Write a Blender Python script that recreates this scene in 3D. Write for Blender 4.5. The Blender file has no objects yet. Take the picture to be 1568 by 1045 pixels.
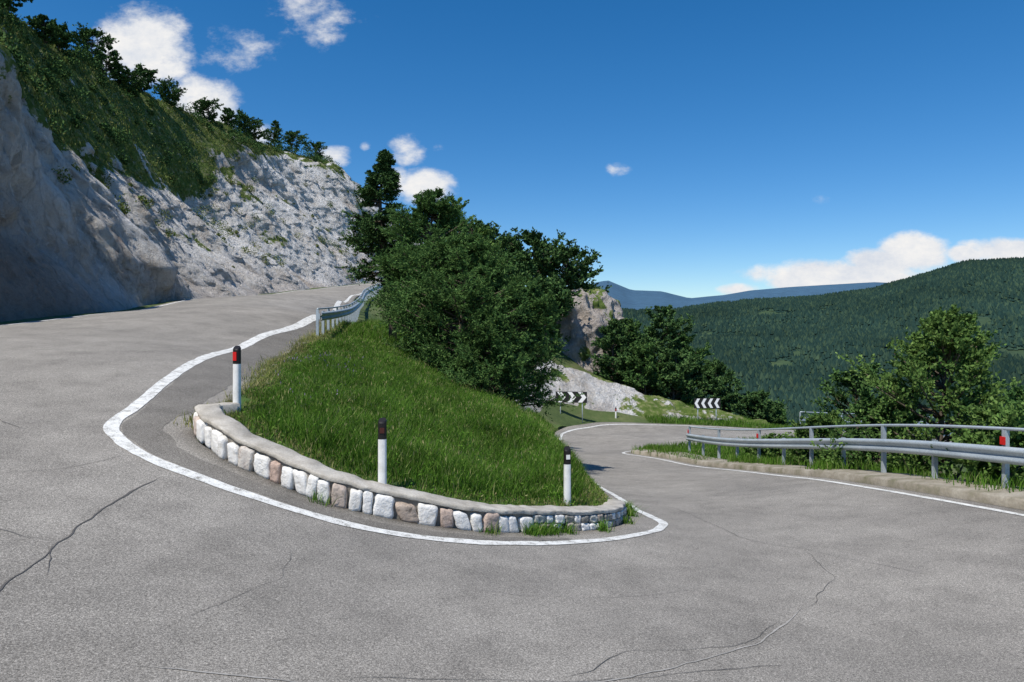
import bpy, bmesh, math
import numpy as np
from mathutils import Vector
rng=np.random.default_rng(7)
scn=bpy.context.scene
scn.view_settings.view_transform='Standard'
try: scn.view_settings.look='None'
except Exception: pass
scn.view_settings.exposure=0

# ---------------------------------------------------------------- noise
perm=rng.random(4096)
def _h(ix,iy,iz):
    n=(ix*73856093)^(iy*19349663)^(iz*83492791)
    return perm[(n^(n>>13))&4095]
def vnoise(x,y,z=0.0):
    x=np.asarray(x,float);y=np.asarray(y,float);z=np.asarray(z,float)+np.zeros_like(x)
    ix=np.floor(x).astype(np.int64);iy=np.floor(y).astype(np.int64);iz=np.floor(z).astype(np.int64)
    fx=x-ix;fy=y-iy;fz=z-iz
    fx=fx*fx*(3-2*fx);fy=fy*fy*(3-2*fy);fz=fz*fz*(3-2*fz)
    def L(a,b,t): return a+(b-a)*t
    c=[[[_h(ix+i,iy+j,iz+k) for k in (0,1)] for j in (0,1)] for i in (0,1)]
    a=L(L(c[0][0][0],c[1][0][0],fx),L(c[0][1][0],c[1][1][0],fx),fy)
    b=L(L(c[0][0][1],c[1][0][1],fx),L(c[0][1][1],c[1][1][1],fx),fy)
    return L(a,b,fz)*2-1
def fbm(x,y,z=0.0,o=4):
    s=0;a=1;f=1
    for i in range(o):
        s=s+a*vnoise(np.asarray(x)*f+17*i,np.asarray(y)*f-9*i,np.asarray(z)*f+5*i);a*=.5;f*=2.03
    return s/1.6
def ridged(x,y,z=0.0,o=4):
    s=0;a=1;f=1
    for i in range(o):
        s=s+a*(1-np.abs(vnoise(np.asarray(x)*f+7*i,np.asarray(y)*f+3*i,np.asarray(z)*f)));a*=.5;f*=2.1
    return s/1.9

# ---------------------------------------------------------------- mesh helpers
def new_obj(name,me,parent=None):
    ob=bpy.data.objects.new(name,me);scn.collection.objects.link(ob)
    if parent: ob.parent=parent
    return ob
def mesh(name,V,F,mat,smooth=True,parent=None,attr=None):
    V=np.asarray(V,np.float32).reshape(-1,3)
    if isinstance(F,np.ndarray): F=[F]
    me=bpy.data.meshes.new(name)
    me.vertices.add(len(V));me.vertices.foreach_set('co',V.ravel())
    idx=np.concatenate([np.asarray(f,np.int32).ravel() for f in F])
    tot=np.concatenate([np.full(len(f),np.asarray(f).shape[1],np.int32) for f in F])
    st=np.concatenate([[0],np.cumsum(tot)[:-1]]).astype(np.int32)
    me.loops.add(len(idx));me.loops.foreach_set('vertex_index',idx)
    me.polygons.add(len(tot));me.polygons.foreach_set('loop_start',st)
    try: me.polygons.foreach_set('loop_total',tot)
    except Exception: pass
    me.polygons.foreach_set('use_smooth',np.full(len(tot),smooth))
    me.update(calc_edges=True);me.validate()
    if attr is not None:
        for k,v in attr.items():
            a=me.attributes.new(k,'FLOAT','POINT');a.data.foreach_set('value',np.asarray(v,np.float32).ravel())
    if mat: me.materials.append(mat)
    return new_obj(name,me,parent)
def empty(name):
    e=bpy.data.objects.new(name,None);scn.collection.objects.link(e);e.empty_display_size=.3;return e
def gridF(nr,nc,flip=False):
    i=np.arange(nr-1)[:,None]*nc+np.arange(nc-1)[None,:]
    f=np.stack([i,i+1,i+nc+1,i+nc],-1).reshape(-1,4)
    return f[:,::-1] if flip else f
def catmull(P,n=8,closed=False):
    P=np.asarray(P,float);out=[]
    Q=np.vstack([2*P[0]-P[1],P,2*P[-1]-P[-2]])
    for i in range(1,len(Q)-2):
        p0,p1,p2,p3=Q[i-1],Q[i],Q[i+1],Q[i+2]
        for t in np.arange(n)/n:
            out.append(.5*((2*p1)+(-p0+p2)*t+(2*p0-5*p1+4*p2-p3)*t*t+(-p0+3*p1-3*p2+p3)*t**3))
    out.append(P[-1]);return np.array(out)
def resample(P,step):
    P=np.asarray(P,float);d=np.r_[0,np.cumsum(np.linalg.norm(np.diff(P,axis=0),axis=1))]
    n=max(2,int(d[-1]/step)+1);s=np.linspace(0,d[-1],n)
    return np.stack([np.interp(s,d,P[:,k]) for k in range(P.shape[1])],1)
def normals2(P):
    t=np.gradient(P[:,:2],axis=0);t/=np.linalg.norm(t,axis=1)[:,None]+1e-9
    return np.stack([-t[:,1],t[:,0]],1)
def inpoly(x,y,P):
    x=np.asarray(x);y=np.asarray(y);r=np.zeros(x.shape,bool)
    for i in range(len(P)):
        x1,y1=P[i];x2,y2=P[(i+1)%len(P)]
        if y1==y2: continue
        c=((y1>y)!=(y2>y))&(x<(x2-x1)*(y-y1)/(y2-y1)+x1);r^=c
    return r
def distpts(x,y,P,idx=False):
    x=x.ravel();y=y.ravel();d=np.full(x.shape,1e9);ii=np.zeros(x.shape,int)
    for i in range(0,len(x),20000):
        a=(x[i:i+20000,None]-P[None,:,0])**2+(y[i:i+20000,None]-P[None,:,1])**2
        d[i:i+20000]=np.sqrt(a.min(1))
        if idx: ii[i:i+20000]=a.argmin(1)
    return (d,ii) if idx else d
class TPS:
    def __init__(s,pts,lam=.02):
        p=np.array(pts,float);s.p=p[:,:2]/10;n=len(p)
        K=s.U(np.linalg.norm(s.p[:,None]-s.p[None],axis=2))+lam*np.eye(n)
        A=np.zeros((n+3,n+3));A[:n,:n]=K;A[:n,n]=1;A[:n,n+1:]=s.p;A[n,:n]=1;A[n+1:,:n]=s.p.T
        s.w=np.linalg.solve(A,np.r_[p[:,2],0,0,0])
    @staticmethod
    def U(r): return r*r*np.log(r+1e-9)
    def __call__(s,x,y):
        x=np.asarray(x,float);sh=x.shape;q=np.stack([x.ravel(),np.asarray(y,float).ravel()],1)/10
        out=np.zeros(len(q));n=len(s.p)
        for i in range(0,len(q),20000):
            Q=q[i:i+20000];out[i:i+20000]=s.U(np.linalg.norm(Q[:,None]-s.p[None],axis=2))@s.w[:n]+s.w[n]+Q@s.w[n+1:]
        return out.reshape(sh)
def tube(P,r,n=8):
    P=np.asarray(P,float);r=np.broadcast_to(r,(len(P),));t=np.gradient(P,axis=0);t/=np.linalg.norm(t,axis=1)[:,None]+1e-9
    ref=np.where(np.abs(t[:,2:3])>.9,np.array([[1.,0,0]]),np.array([[0,0,1.]]))
    a=np.cross(t,ref);a/=np.linalg.norm(a,axis=1)[:,None];b=np.cross(t,a)
    th=np.arange(n)/n*2*np.pi
    V=P[:,None]+r[:,None,None]*(a[:,None]*np.cos(th)[None,:,None]+b[:,None]*np.sin(th)[None,:,None])
    V=V.reshape(-1,3);F=[]
    for i in range(len(P)-1):
        for j in range(n):
            k=(j+1)%n;F.append([i*n+j,i*n+k,(i+1)*n+k,(i+1)*n+j])
    c=len(V);V=np.vstack([V,P[0],P[-1]]);T=[]
    for j in range(n):
        k=(j+1)%n;T.append([c,k,j]);T.append([c+1,(len(P)-1)*n+j,(len(P)-1)*n+k])
    return V,np.array(F),np.array(T)
class Acc:
    def __init__(s): s.V=[];s.Q=[];s.T=[];s.n=0
    def add(s,V,Q=None,T=None):
        if Q is not None and len(Q): s.Q.append(np.asarray(Q)+s.n)
        if T is not None and len(T): s.T.append(np.asarray(T)+s.n)
        s.V.append(np.asarray(V,float));s.n+=len(V)
    def build(s,name,mat,smooth=True,parent=None):
        F=[]
        if s.Q:F.append(np.vstack(s.Q))
        if s.T:F.append(np.vstack(s.T))
        return mesh(name,np.vstack(s.V),F,mat,smooth,parent)
def boxVF(c,ax,ay,az):
    c=np.asarray(c,float);ax=np.asarray(ax,float);ay=np.asarray(ay,float);az=np.asarray(az,float)
    V=[c+i*ax+j*ay+k*az for k in(-1,1) for j in(-1,1) for i in(-1,1)]
    return np.array(V),np.array([[0,2,3,1],[4,5,7,6],[0,1,5,4],[2,6,7,3],[0,4,6,2],[1,3,7,5]])
bm=bmesh.new();bmesh.ops.create_cube(bm,size=2);bmesh.ops.subdivide_edges(bm,edges=bm.edges[:],cuts=5,use_grid_fill=True)
bm.verts.ensure_lookup_table();CV=np.array([v.co[:] for v in bm.verts]);CF=np.array([[v.index for v in f.verts] for f in bm.faces]);bm.free()
CR=CV/((np.abs(CV)**8).sum(1)**(1/8))[:,None]
def stone(acc,c,ax,ay,az,amp=.08):
    o=rng.random()*50
    P=CR*(1+amp*np.stack([fbm(CR[:,0]*1.5+o,CR[:,1]*1.5,CR[:,2]*1.5+k*9,3) for k in range(3)],1))
    acc.add(np.asarray(c)+P[:,:1]*np.asarray(ax)+P[:,1:2]*np.asarray(ay)+P[:,2:]*np.asarray(az),CF)

# ---------------------------------------------------------------- materials
class NT:
    def __init__(s,name):
        s.m=bpy.data.materials.new(name);s.m.use_nodes=True;s.t=s.m.node_tree;s.t.nodes.clear()
        s.out=s.n('ShaderNodeOutputMaterial')
    def n(s,ty,**k):
        nd=s.t.nodes.new(ty)
        for a,b in k.items(): setattr(nd,a,b)
        return nd
    def l(s,a,b): s.t.links.new(a,b)
    def pos(s): return s.n('ShaderNodeNewGeometry').outputs['Position']
    def noise(s,scale,detail=4,rough=.55,vec=None,dist=0):
        nd=s.n('ShaderNodeTexNoise');nd.inputs['Scale'].default_value=scale;nd.inputs['Detail'].default_value=detail
        nd.inputs['Roughness'].default_value=rough;nd.inputs['Distortion'].default_value=dist
        s.l(vec if vec else s.pos(),nd.inputs['Vector']);return nd.outputs['Fac']
    def ramp(s,fac,stops):
        r=s.n('ShaderNodeValToRGB');e=r.color_ramp.elements
        while len(e)<len(stops): e.new(.5)
        for i,(p,c) in enumerate(stops):
            e[i].position=p;e[i].color=(*((c,)*3 if isinstance(c,(int,float)) else c),1)
        s.l(fac,r.inputs[0]);return r.outputs[0]
    def mix(s,f,a,b,mode='MIX'):
        m=s.n('ShaderNodeMix',data_type='RGBA',blend_type=mode)
        if isinstance(f,(int,float)): m.inputs[0].default_value=f
        else: s.l(f,m.inputs[0])
        for q,k in((a,6),(b,7)):
            if isinstance(q,(tuple,list)): m.inputs[k].default_value=(*q,1)
            else: s.l(q,m.inputs[k])
        return m.outputs[2]
    def math(s,op,a,b=0.0,c=None):
        m=s.n('ShaderNodeMath',operation=op)
        for q,k in((a,0),(b,1),(c,2)):
            if q is None: continue
            if isinstance(q,(int,float)): m.inputs[k].default_value=q
            else: s.l(q,m.inputs[k])
        return m.outputs[0]
    def scalevec(s,v,sx,sy,sz,rot=(0,0,0)):
        m=s.n('ShaderNodeMapping');m.inputs['Scale'].default_value=(sx,sy,sz);m.inputs['Rotation'].default_value=rot
        s.l(v,m.inputs['Vector']);return m.outputs[0]
    def bsdf(s,col,rough=.9,metal=0,bump=None,bs=.3,bd=.02,spec=.3):
        b=s.n('ShaderNodeBsdfPrincipled')
        if isinstance(col,(tuple,list)): b.inputs['Base Color'].default_value=(*col,1)
        else: s.l(col,b.inputs['Base Color'])
        if isinstance(rough,(int,float)): b.inputs['Roughness'].default_value=rough
        else: s.l(rough,b.inputs['Roughness'])
        b.inputs['Metallic'].default_value=metal;b.inputs['Specular IOR Level'].default_value=spec
        if bump is not None:
            bu=s.n('ShaderNodeBump');bu.inputs['Strength'].default_value=bs;bu.inputs['Distance'].default_value=bd
            s.l(bump,bu.inputs['Height']);s.l(bu.outputs[0],b.inputs['Normal'])
        return b.outputs[0]
    def done(s,sh): s.l(sh,s.out.inputs[0]);return s.m

def m_asphalt(name='asphalt',k=1.0):
    s=NT(name);p=s.pos()
    big=s.noise(.3,6,.65,p);mid=s.noise(1.6,6,.65,p);fine=s.noise(60,3,.75,p);sp=s.noise(150,2,.6,p)
    c=s.ramp(big,[(.3,(.205*k,.192*k,.172*k)),(.5,(.255*k,.238*k,.212*k)),(.7,(.31*k,.29*k,.258*k))])
    c=s.mix(.6,c,s.ramp(mid,[(.3,.34),(.5,.5),(.72,.62)]),'OVERLAY')
    c=s.mix(.7,c,s.ramp(fine,[(.34,.16),(.52,.5),(.66,.86)]),'OVERLAY')
    c=s.mix(.6,c,s.ramp(sp,[(.36,.1),(.5,.5),(.62,.96)]),'OVERLAY')
    h=s.math('ADD',fine,s.math('MULTIPLY',sp,.6))
    return s.done(s.bsdf(c,.9,bump=h,bs=.5,bd=.008,spec=.2))
ASPH=m_asphalt();PATCH=m_asphalt('old_asphalt',.68)
def m_paint():
    s=NT('road_paint');p=s.pos()
    w=s.noise(7,6,.75,p);f=s.noise(60,3,.7,p);a=s.math('ADD',s.math('MULTIPLY',w,.6),s.math('MULTIPLY',f,.4))
    c=s.ramp(a,[(.41,(.27,.26,.235)),(.475,(.62,.62,.59)),(.6,(.8,.8,.77))])
    return s.done(s.bsdf(c,.7,bump=f,bs=.3,bd=.005))
PAINT=m_paint()
def m_simple(name,cols,scale,rough=.9,fine=40,bs=.4,bd=.01,metal=0):
    s=NT(name);p=s.pos();a=s.noise(scale,5,.6,p);f=s.noise(fine,4,.65,p)
    st=[(.28+.44*i/(len(cols)-1),c) for i,c in enumerate(cols)]
    c=s.mix(.4,s.ramp(a,st),s.ramp(f,[(.3,.3),(.7,.72)]),'OVERLAY')
    return s.done(s.bsdf(c,rough,metal,bump=f,bs=bs,bd=bd))
CONC=m_simple('concrete',[(.28,.255,.215),(.42,.39,.34),(.55,.52,.46)],3.5,fine=45,bs=.7)
DIRT=m_simple('verge_dirt',[(.13,.13,.07),(.27,.24,.19),(.38,.35,.29)],2.0,fine=20,bd=.02)
GRASSG=m_simple('grass_soil',[(.04,.075,.018),(.065,.115,.025),(.13,.14,.055)],1.2,fine=14,bd=.04)
TERR=m_simple('hill_ground',[(.035,.06,.018),(.07,.10,.03),(.15,.15,.07)],.35,fine=5,bd=.1)
BARK=m_simple('bark',[(.07,.055,.04),(.15,.12,.09)],8,fine=40,bd=.02)
def m_island(name,stops,rough=.8,bumpscale=12,bs=.4,bd=.01):
    s=NT(name);g=s.n('ShaderNodeNewGeometry')
    c=s.ramp(g.outputs['Random Per Island'],stops);f=s.noise(bumpscale,6,.7)
    c=s.mix(.8,c,s.ramp(f,[(.3,.15),(.48,.55),(.7,.72)]),'OVERLAY')
    return s.done(s.bsdf(c,rough,bump=f,bs=bs,bd=bd))
STW=m_island('white_painted_stone',[(0,(.8,.79,.76)),(.7,(.74,.72,.68)),(.84,(.6,.57,.52)),(.92,(.46,.34,.28)),(1,(.42,.36,.31))],bumpscale=16,bs=.9,bd=.03)
STG=m_island('grey_stone',[(0,(.2,.19,.165)),(.4,(.34,.32,.285)),(.7,(.52,.5,.45)),(1,(.38,.3,.24))],bumpscale=16,bs=.9,bd=.03)
def m_leaf(name,stops,tr=.3,big=.7):
    s=NT(name);g=s.n('ShaderNodeNewGeometry');c=s.ramp(g.outputs['Random Per Island'],stops)
    n=s.noise(big,3,.6);c=s.mix(.55,c,s.ramp(n,[(.3,.25),(.7,.72)]),'OVERLAY')
    d=s.n('ShaderNodeBsdfDiffuse');s.l(c,d.inputs[0])
    if tr<=0: return s.done(d.outputs[0])
    t=s.n('ShaderNodeBsdfTranslucent');s.l(c,t.inputs[0])
    m=s.n('ShaderNodeMixShader');m.inputs[0].default_value=tr;s.l(d.outputs[0],m.inputs[1]);s.l(t.outputs[0],m.inputs[2])
    return s.done(m.outputs[0])
NEED=m_leaf('pine_needles',[(0,(.044,.098,.032)),(.6,(.082,.16,.046)),(1,(.15,.245,.075))],.22)
NEEDD=m_leaf('dark_needles',[(0,(.034,.074,.03)),(.6,(.062,.12,.038)),(1,(.105,.175,.058))],0)
LEAF=m_leaf('broad_leaves',[(0,(.075,.14,.038)),(.6,(.125,.22,.056)),(1,(.21,.31,.09))],.3)
GRASS=m_leaf('grass_blades',[(0,(.055,.13,.016)),(.5,(.095,.205,.026)),(.88,(.16,.275,.05)),(1,(.33,.34,.15))],.32,1.1)
DRYG=m_leaf('dry_grass',[(0,(.13,.19,.04)),(.5,(.25,.27,.09)),(1,(.44,.39,.2))],.3)
HILLG=m_leaf('hill_grass',[(0,(.065,.10,.025)),(.6,(.115,.16,.042)),(1,(.25,.25,.10))],0,.3)
FLOW=m_leaf('sage_flowers',[(0,(.16,.12,.22)),(1,(.26,.2,.32))],0)
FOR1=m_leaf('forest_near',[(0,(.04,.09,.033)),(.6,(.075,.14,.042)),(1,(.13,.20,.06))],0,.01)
FOR2=m_leaf('forest_far_haze_tint',[(0,(.017,.039,.035)),(.6,(.027,.055,.043)),(1,(.052,.085,.05))],0,.006)  # bluish aerial haze mixed into the leaf colours
def m_rock():
    s=NT('limestone');p=s.pos()
    w=s.n('ShaderNodeVectorMath',operation='ADD')
    nz=s.n('ShaderNodeTexNoise');nz.inputs['Scale'].default_value=.6;nz.inputs['Detail'].default_value=5;s.l(p,nz.inputs['Vector'])
    s.l(p,w.inputs[0]);s.l(nz.outputs['Color'],w.inputs[1]);q=w.outputs[0]
    a=s.noise(.28,6,.62,q);st=s.noise(1.0,8,.72,s.scalevec(q,1.5,1.2,.16,(.45,0,0)));f=s.noise(4,9,.76,q)
    def vor(sc,vec):
        v=s.n('ShaderNodeTexVoronoi',feature='DISTANCE_TO_EDGE');v.inputs['Scale'].default_value=sc;s.l(vec,v.inputs['Vector']);return v.outputs['Distance']
    v1=vor(1.0,s.scalevec(q,1.,1.,.3,(.45,0,0)))
    c=s.ramp(a,[(.28,(.44,.375,.32)),(.40,(.62,.575,.52)),(.53,(.74,.715,.68)),(.75,(.82,.805,.785))])
    c=s.mix(.65,c,s.ramp(st,[(.3,.2),(.47,.54),(.7,.78)]),'OVERLAY')
    c=s.mix(.7,c,s.ramp(f,[(.3,.12),(.48,.54),(.7,.78)]),'OVERLAY')
    c=s.mix(.3,c,s.ramp(v1,[(0.,.3),(.05,1.)]),'MULTIPLY')
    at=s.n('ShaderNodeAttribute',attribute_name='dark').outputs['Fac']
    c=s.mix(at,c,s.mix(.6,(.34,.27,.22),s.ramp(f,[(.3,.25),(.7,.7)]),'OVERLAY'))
    h=s.math('ADD',s.math('MULTIPLY',st,1.4),s.math('MULTIPLY',f,1.0))
    h=s.math('ADD',h,s.math('MULTIPLY',s.math('MINIMUM',v1,.3),.8))
    rock=s.bsdf(c,.95,bump=h,bs=1.,bd=.42,spec=.1)
    g=s.n('ShaderNodeAttribute',attribute_name='grass').outputs['Fac']
    g2=s.noise(1.3,6,.7,p);k=s.math('ADD',g,s.math('MULTIPLY',s.math('SUBTRACT',g2,.5),1.5))
    k=s.ramp(k,[(.47,0.),(.55,1.)])
    gc=s.ramp(s.noise(2.2,6,.7,p),[(.3,(.045,.08,.018)),(.5,(.09,.13,.03)),(.62,(.2,.2,.10)),(.72,(.5,.47,.4))])
    gr=s.bsdf(gc,.95,bump=f,bs=.6,bd=.15,spec=.1)
    m=s.n('ShaderNodeMixShader');s.l(k,m.inputs[0]);s.l(rock,m.inputs[1]);s.l(gr,m.inputs[2])
    return s.done(m.outputs[0])
ROCK=m_rock()
def plain(name,c,rough=.5,metal=0,fine=30):
    s=NT(name);f=s.noise(fine,4,.6);cc=s.mix(.25,c,s.ramp(f,[(.3,.3),(.7,.7)]),'OVERLAY');return s.done(s.bsdf(cc,rough,metal))
WHITE=m_simple('post_white_plastic',[(.6,.6,.57),(.78,.78,.76),(.82,.82,.8)],5,.5,50,.1,.002)
BLACK=plain('black_plastic',(.015,.013,.013),.45);RED=plain('red_reflector',(.6,.02,.02),.3);AMB=plain('white_reflector',(.75,.75,.72),.25)
GALV=m_simple('galvanised_steel',[(.38,.44,.48),(.54,.6,.64)],1.5,.45,30,.1,.002,.3)
SBLACK=plain('sign_black',(.02,.02,.02),.5);SWHITE=plain('sign_white',(.85,.85,.84),.5)

# ---------------------------------------------------------------- road control
I=[(-12,95,8.5),(-13.5,80,7.2),(-13.2,65,5.9),(-11.8,52,4.8),(-9.6,40,3.85),(-7.2,27.5,2.75),(-6.2,20.5,2.0),(-5.4,15.5,1.6),(-4.6,12,1.25),(-4.53,9.8,1.05),(-3.87,9.1,.8),(-3.25,8.86,.55),(-2.33,8.58,.3),(-1.37,8.7,0.),(-.3,9.04,-.2),(.62,9.8,-.45),(1.48,10.6,-.6),(1.95,11.9,-.85),(2.1,14,-1.15),(1.9,18,-1.7),(1.7,23,-2.35),(1.6,30,-3.1),(2.2,37,-3.75),(2.9,42.5,-4.0),(4.6,45.6,-4.05),(7.5,47.2,-4.1),(14.3,47.4,-4.4),(19.2,48.3,-4.8),(30,52,-5.6),(45,58,-7)]
O=[(-18,95,8.6),(-19.5,80,7.3),(-20,68,6.2),(-19.5,55,5.1),(-18,42,4.1),(-15.5,28,3.15),(-15,20,2.55),(-16,14,2.2),(-16.5,8,1.8),(-15,2,1.4),(-12,-3,1.0),(-8,-6,.8),(-3,-8,.6),(1,-8,.4),(5,-6,.2),(8,-2,0),(9.3,3,-.1),(9,8,-.25),(8.0,12.6,-.62),(7.8,17,-1.25),(7.6,21,-1.95),(6.8,28,-3.0),(5.6,31.4,-3.35),(6.2,33,-3.5),(8.3,34.5,-3.55),(11,35.8,-3.65),(17,40,-4.1),(22,42.4,-4.5),(32,46,-5.6),(47,52,-7)]
X=[(0,4.8,0),(-3.5,4.8,.45),(3.5,4.8,-.25),(0,0,.35),(-5.6,9.6,1.08),(-7.4,18.3,1.95),(-7.6,22.5,2.4),(-9,10,1.5),(5,2,0),(4.5,9,-.5),(5,14,-1.05),(5,22,-2.2),(4,30,-3.15),(6,40,-3.85),(12,42,-4.05)]
G=TPS(I+O+X)
In=catmull(np.array(I)[:,:2],8);Ou=catmull(np.array(O)[:,:2],8)
roadpoly=np.vstack([In,Ou[::-1]])
edgepts=np.vstack([resample(In,.6),resample(Ou,.6)])
def ribbon_surface():
    n=44;k=np.linspace(0,1,n)
    u=np.linspace(0,len(In)-1,len(In)*4);j=np.arange(len(In))
    a=np.stack([np.interp(u,j,In[:,i]) for i in(0,1)],1);b=np.stack([np.interp(u,j,Ou[:,i]) for i in(0,1)],1)
    P=a[:,None]*(1-k)[None,:,None]+b[:,None]*k[None,:,None]
    z=G(P[...,0],P[...,1])
    V=np.dstack([P,z[...,None]])
    L=V[:,:1].copy();L[...,2]-=.4;R=V[:,-1:].copy();R[...,2]-=.4
    V=np.concatenate([L,V,R],1)
    return mesh('road',V.reshape(-1,3),gridF(len(u),n+2,True),ASPH)
ribbon_surface()
def strip(name,C,w,mat,dz=.004,n=4,parent=None,zf=None,taper=False,rough=0):
    C=resample(np.asarray(C,float)[:,:2],.08);N=normals2(C)
    w=np.asarray(w,float)
    w=np.full(len(C),float(w)) if w.ndim==0 else np.interp(np.linspace(0,1,len(C)),np.linspace(0,1,len(w)),w)
    if taper: w=w*np.minimum(1,np.minimum(np.arange(len(C)),np.arange(len(C))[::-1])/6+.1)
    k=np.linspace(-.5,.5,n);s=np.arange(len(C))*.08
    P=C[:,None]+N[:,None]*(k[None,:,None]*w[:,None,None])
    if rough:
        P[:,0]+=N*(rough*fbm(s*2.5,s*0+1,0,5))[:,None];P[:,-1]+=N*(rough*fbm(s*2.5,s*0+7,0,5))[:,None]
    z=(zf or G)(P[...,0],P[...,1])+dz
    V=np.dstack([P,z[...,None]]);return mesh(name,V.reshape(-1,3),gridF(len(C),n,True),mat,parent=parent)
LINE=[(-13.9,80),(-13.6,65),(-12.2,52),(-10.1,40),(-8.2,30),(-7.6,25),(-7.45,21),(-7.2,18),(-6.6,14.3),(-6.1,11.9),(-5.8,10.6),(-5.62,9.6),(-5.1,8.95),(-4.3,8.45),(-3.0,8.12),(-1.7,8.05),(-.28,8.5),(1.04,9.4),(1.9,10.25),(2.35,10.9),(2.55,11.6),(2.5,12.5),(2.4,13.6),(2.3,18),(2.1,23),(2.0,30),(2.6,37),(3.3,42.2),(5,45),(7.6,46.6),(14.3,46.8),(19.2,47.7),(30,51.4),(45,57.4)]
Lc=catmull(LINE,8)
a=resample(Lc[4*8:17*8],.2);an=normals2(a)
wd=np.interp(np.linspace(0,1,len(a)),[0,.25,.45,.62,.8,1],[.35,.95,1.35,1.0,.38,.1])
strip('asphalt_patch',a+an*(wd/2+.1)[:,None],wd,PATCH,.004,7,rough=.05)
strip('road_edge_line',Lc,np.interp(np.linspace(0,len(Lc)-1,900),[0,8*6,8*8.5,8*11,8*12.5,8*15,8*18,len(Lc)],[.17,.17,.26,.37,.3,.18,.15,.15]),PAINT,.009,rough=.02)
ON=normals2(Ou)
OL=Ou+ON*.38
strip('road_edge_line',OL[0:8*8],.15,PAINT,.008)
strip('road_edge_line',OL[16*8:],.13,PAINT,.008,rough=.01)
CRK=NT('crack_fill');CRK=CRK.done(CRK.bsdf((.10,.095,.09),.95))
SEAM=m_simple('seam_gravel',[(.24,.23,.21),(.42,.4,.37)],6,fine=60)
def crack(pts,w,mat=CRK,amp=.07,nm='road_crack'):
    P=resample(np.array(pts,float),.05);N=normals2(P);s=np.arange(len(P))*.05
    P=P+N*(amp*fbm(s*2.2+rng.random()*90,s*0+3,0,5))[:,None]
    return strip(nm,P,w*(.4+1.1*np.abs(fbm(s*3,s*0+5,0,3))),mat,.006,2,taper=True)
cr=[([(-3.6,4.6),(-3.83,5.1),(-4.1,6.1),(-4.2,7.4),(-4.15,8.1)],.022),([(-4.1,6.1),(-3.9,5.8),(-3.75,5.5)],.013),([(-9,10.5),(-8,9.5),(-7.2,9.4),(-6.4,9.0)],.012),
    ([(-12,9),(-9,8.2),(-7,7.4),(-5,6.8)],.009),([(.3,4.9),(1.0,5.6),(2.1,6.0),(2.6,6.6)],.008),([(-1.2,4.6),(.3,4.9),(1.3,5.2),(2.4,5.6)],.007),([(-10,14),(-8.4,15),(-7.8,17)],.014),([(5,8),(3.5,10),(3.2,14)],.009),([(-2.5,5),(-2.1,6.2),(-2.3,7)],.006),
    ([(-6.5,6),(-5.6,6.4),(-4.9,6.2),(-4.1,6.1)],.010),([(-4.8,8.6),(-5.2,7.8),(-6,7.2)],.008),([(3,7),(3.8,8),(4.0,9.4)],.008),([(-.5,6.6),(.8,6.9),(2.2,7.6)],.006),([(-14,17),(-11,16.5),(-9,17.5)],.016)]
for p,w in cr: crack(p,w)
crack([(-2.4,4.4),(-.6,4.5),(.9,5.05),(2.2,6.0),(3.0,7.0)],.022,SEAM,.06,'road_seam')

# ---------------------------------------------------------------- terrain
TP=I+O+[(-4,33,1.0),(-3,24,.75),(-1,20,.1),(-2,15,.6),(.9,18.5,-.6),(.6,24.5,-1.0),(1.0,15,-.45),(-3.5,45,1.6),(-.5,47,-.6),(3.3,52,-1.0),(0,58,2.6),(5,61,.5),(-5,65,5.5),(0,75,6.5),(-8,85,7.6),(6,78,2),(9,62,-3.5),(9.3,52,-3.4),(14,54,-4.1),(18,60,-5.8),(25,60,-8),(12,85,-8),(40,64,-12),(20,105,-22),(60,100,-30),(-5,115,6),(-40,60,4),(-40,0,1),(-40,110,8),
 (9.3,12.6,-.6),(12,12,-3),(9.3,20,-2.1),(13,20,-4.4),(8.2,29,-3.3),(12,29,-4.6),(20,30,-7),(20,36,-5.2),(30,30,-10),(40,20,-17),(60,50,-24),(60,0,-22),(40,-10,-14),(15,0,-3),(15,-14,-2),(0,-16,.3),(-20,-14,1),(0,-60,-2),(60,-60,-20),(-60,-60,0),(100,60,-32),(100,120,-34),(30,75,-13)]
T0=TPS(TP,.05)
def terr(x,y):
    x=np.asarray(x,float);y=np.asarray(y,float);sh=x.shape
    d=distpts(x,y,edgepts).reshape(sh);w=np.exp(-(d/1.3)**2)
    t=np.maximum(T0(x,y),-34.)
    amp=np.clip(d/6,0,1)*np.clip((np.abs(y)+np.abs(x))/60,0.3,1)
    return t*(1-w)+G(x,y)*w+amp*.5*fbm(x*.25,y*.25,0,4)
gx=np.arange(-62,112,.6);gy=np.arange(-60,132,.6)
XX,YY=np.meshgrid(gx,gy);ZZ=terr(XX,YY);ins=inpoly(XX,YY,roadpoly);ZZ=np.where(ins,G(XX,YY)-.35,ZZ)
mesh('ground',np.dstack([XX,YY,ZZ]).reshape(-1,3),gridF(len(gy),len(gx)),TERR)

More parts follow.
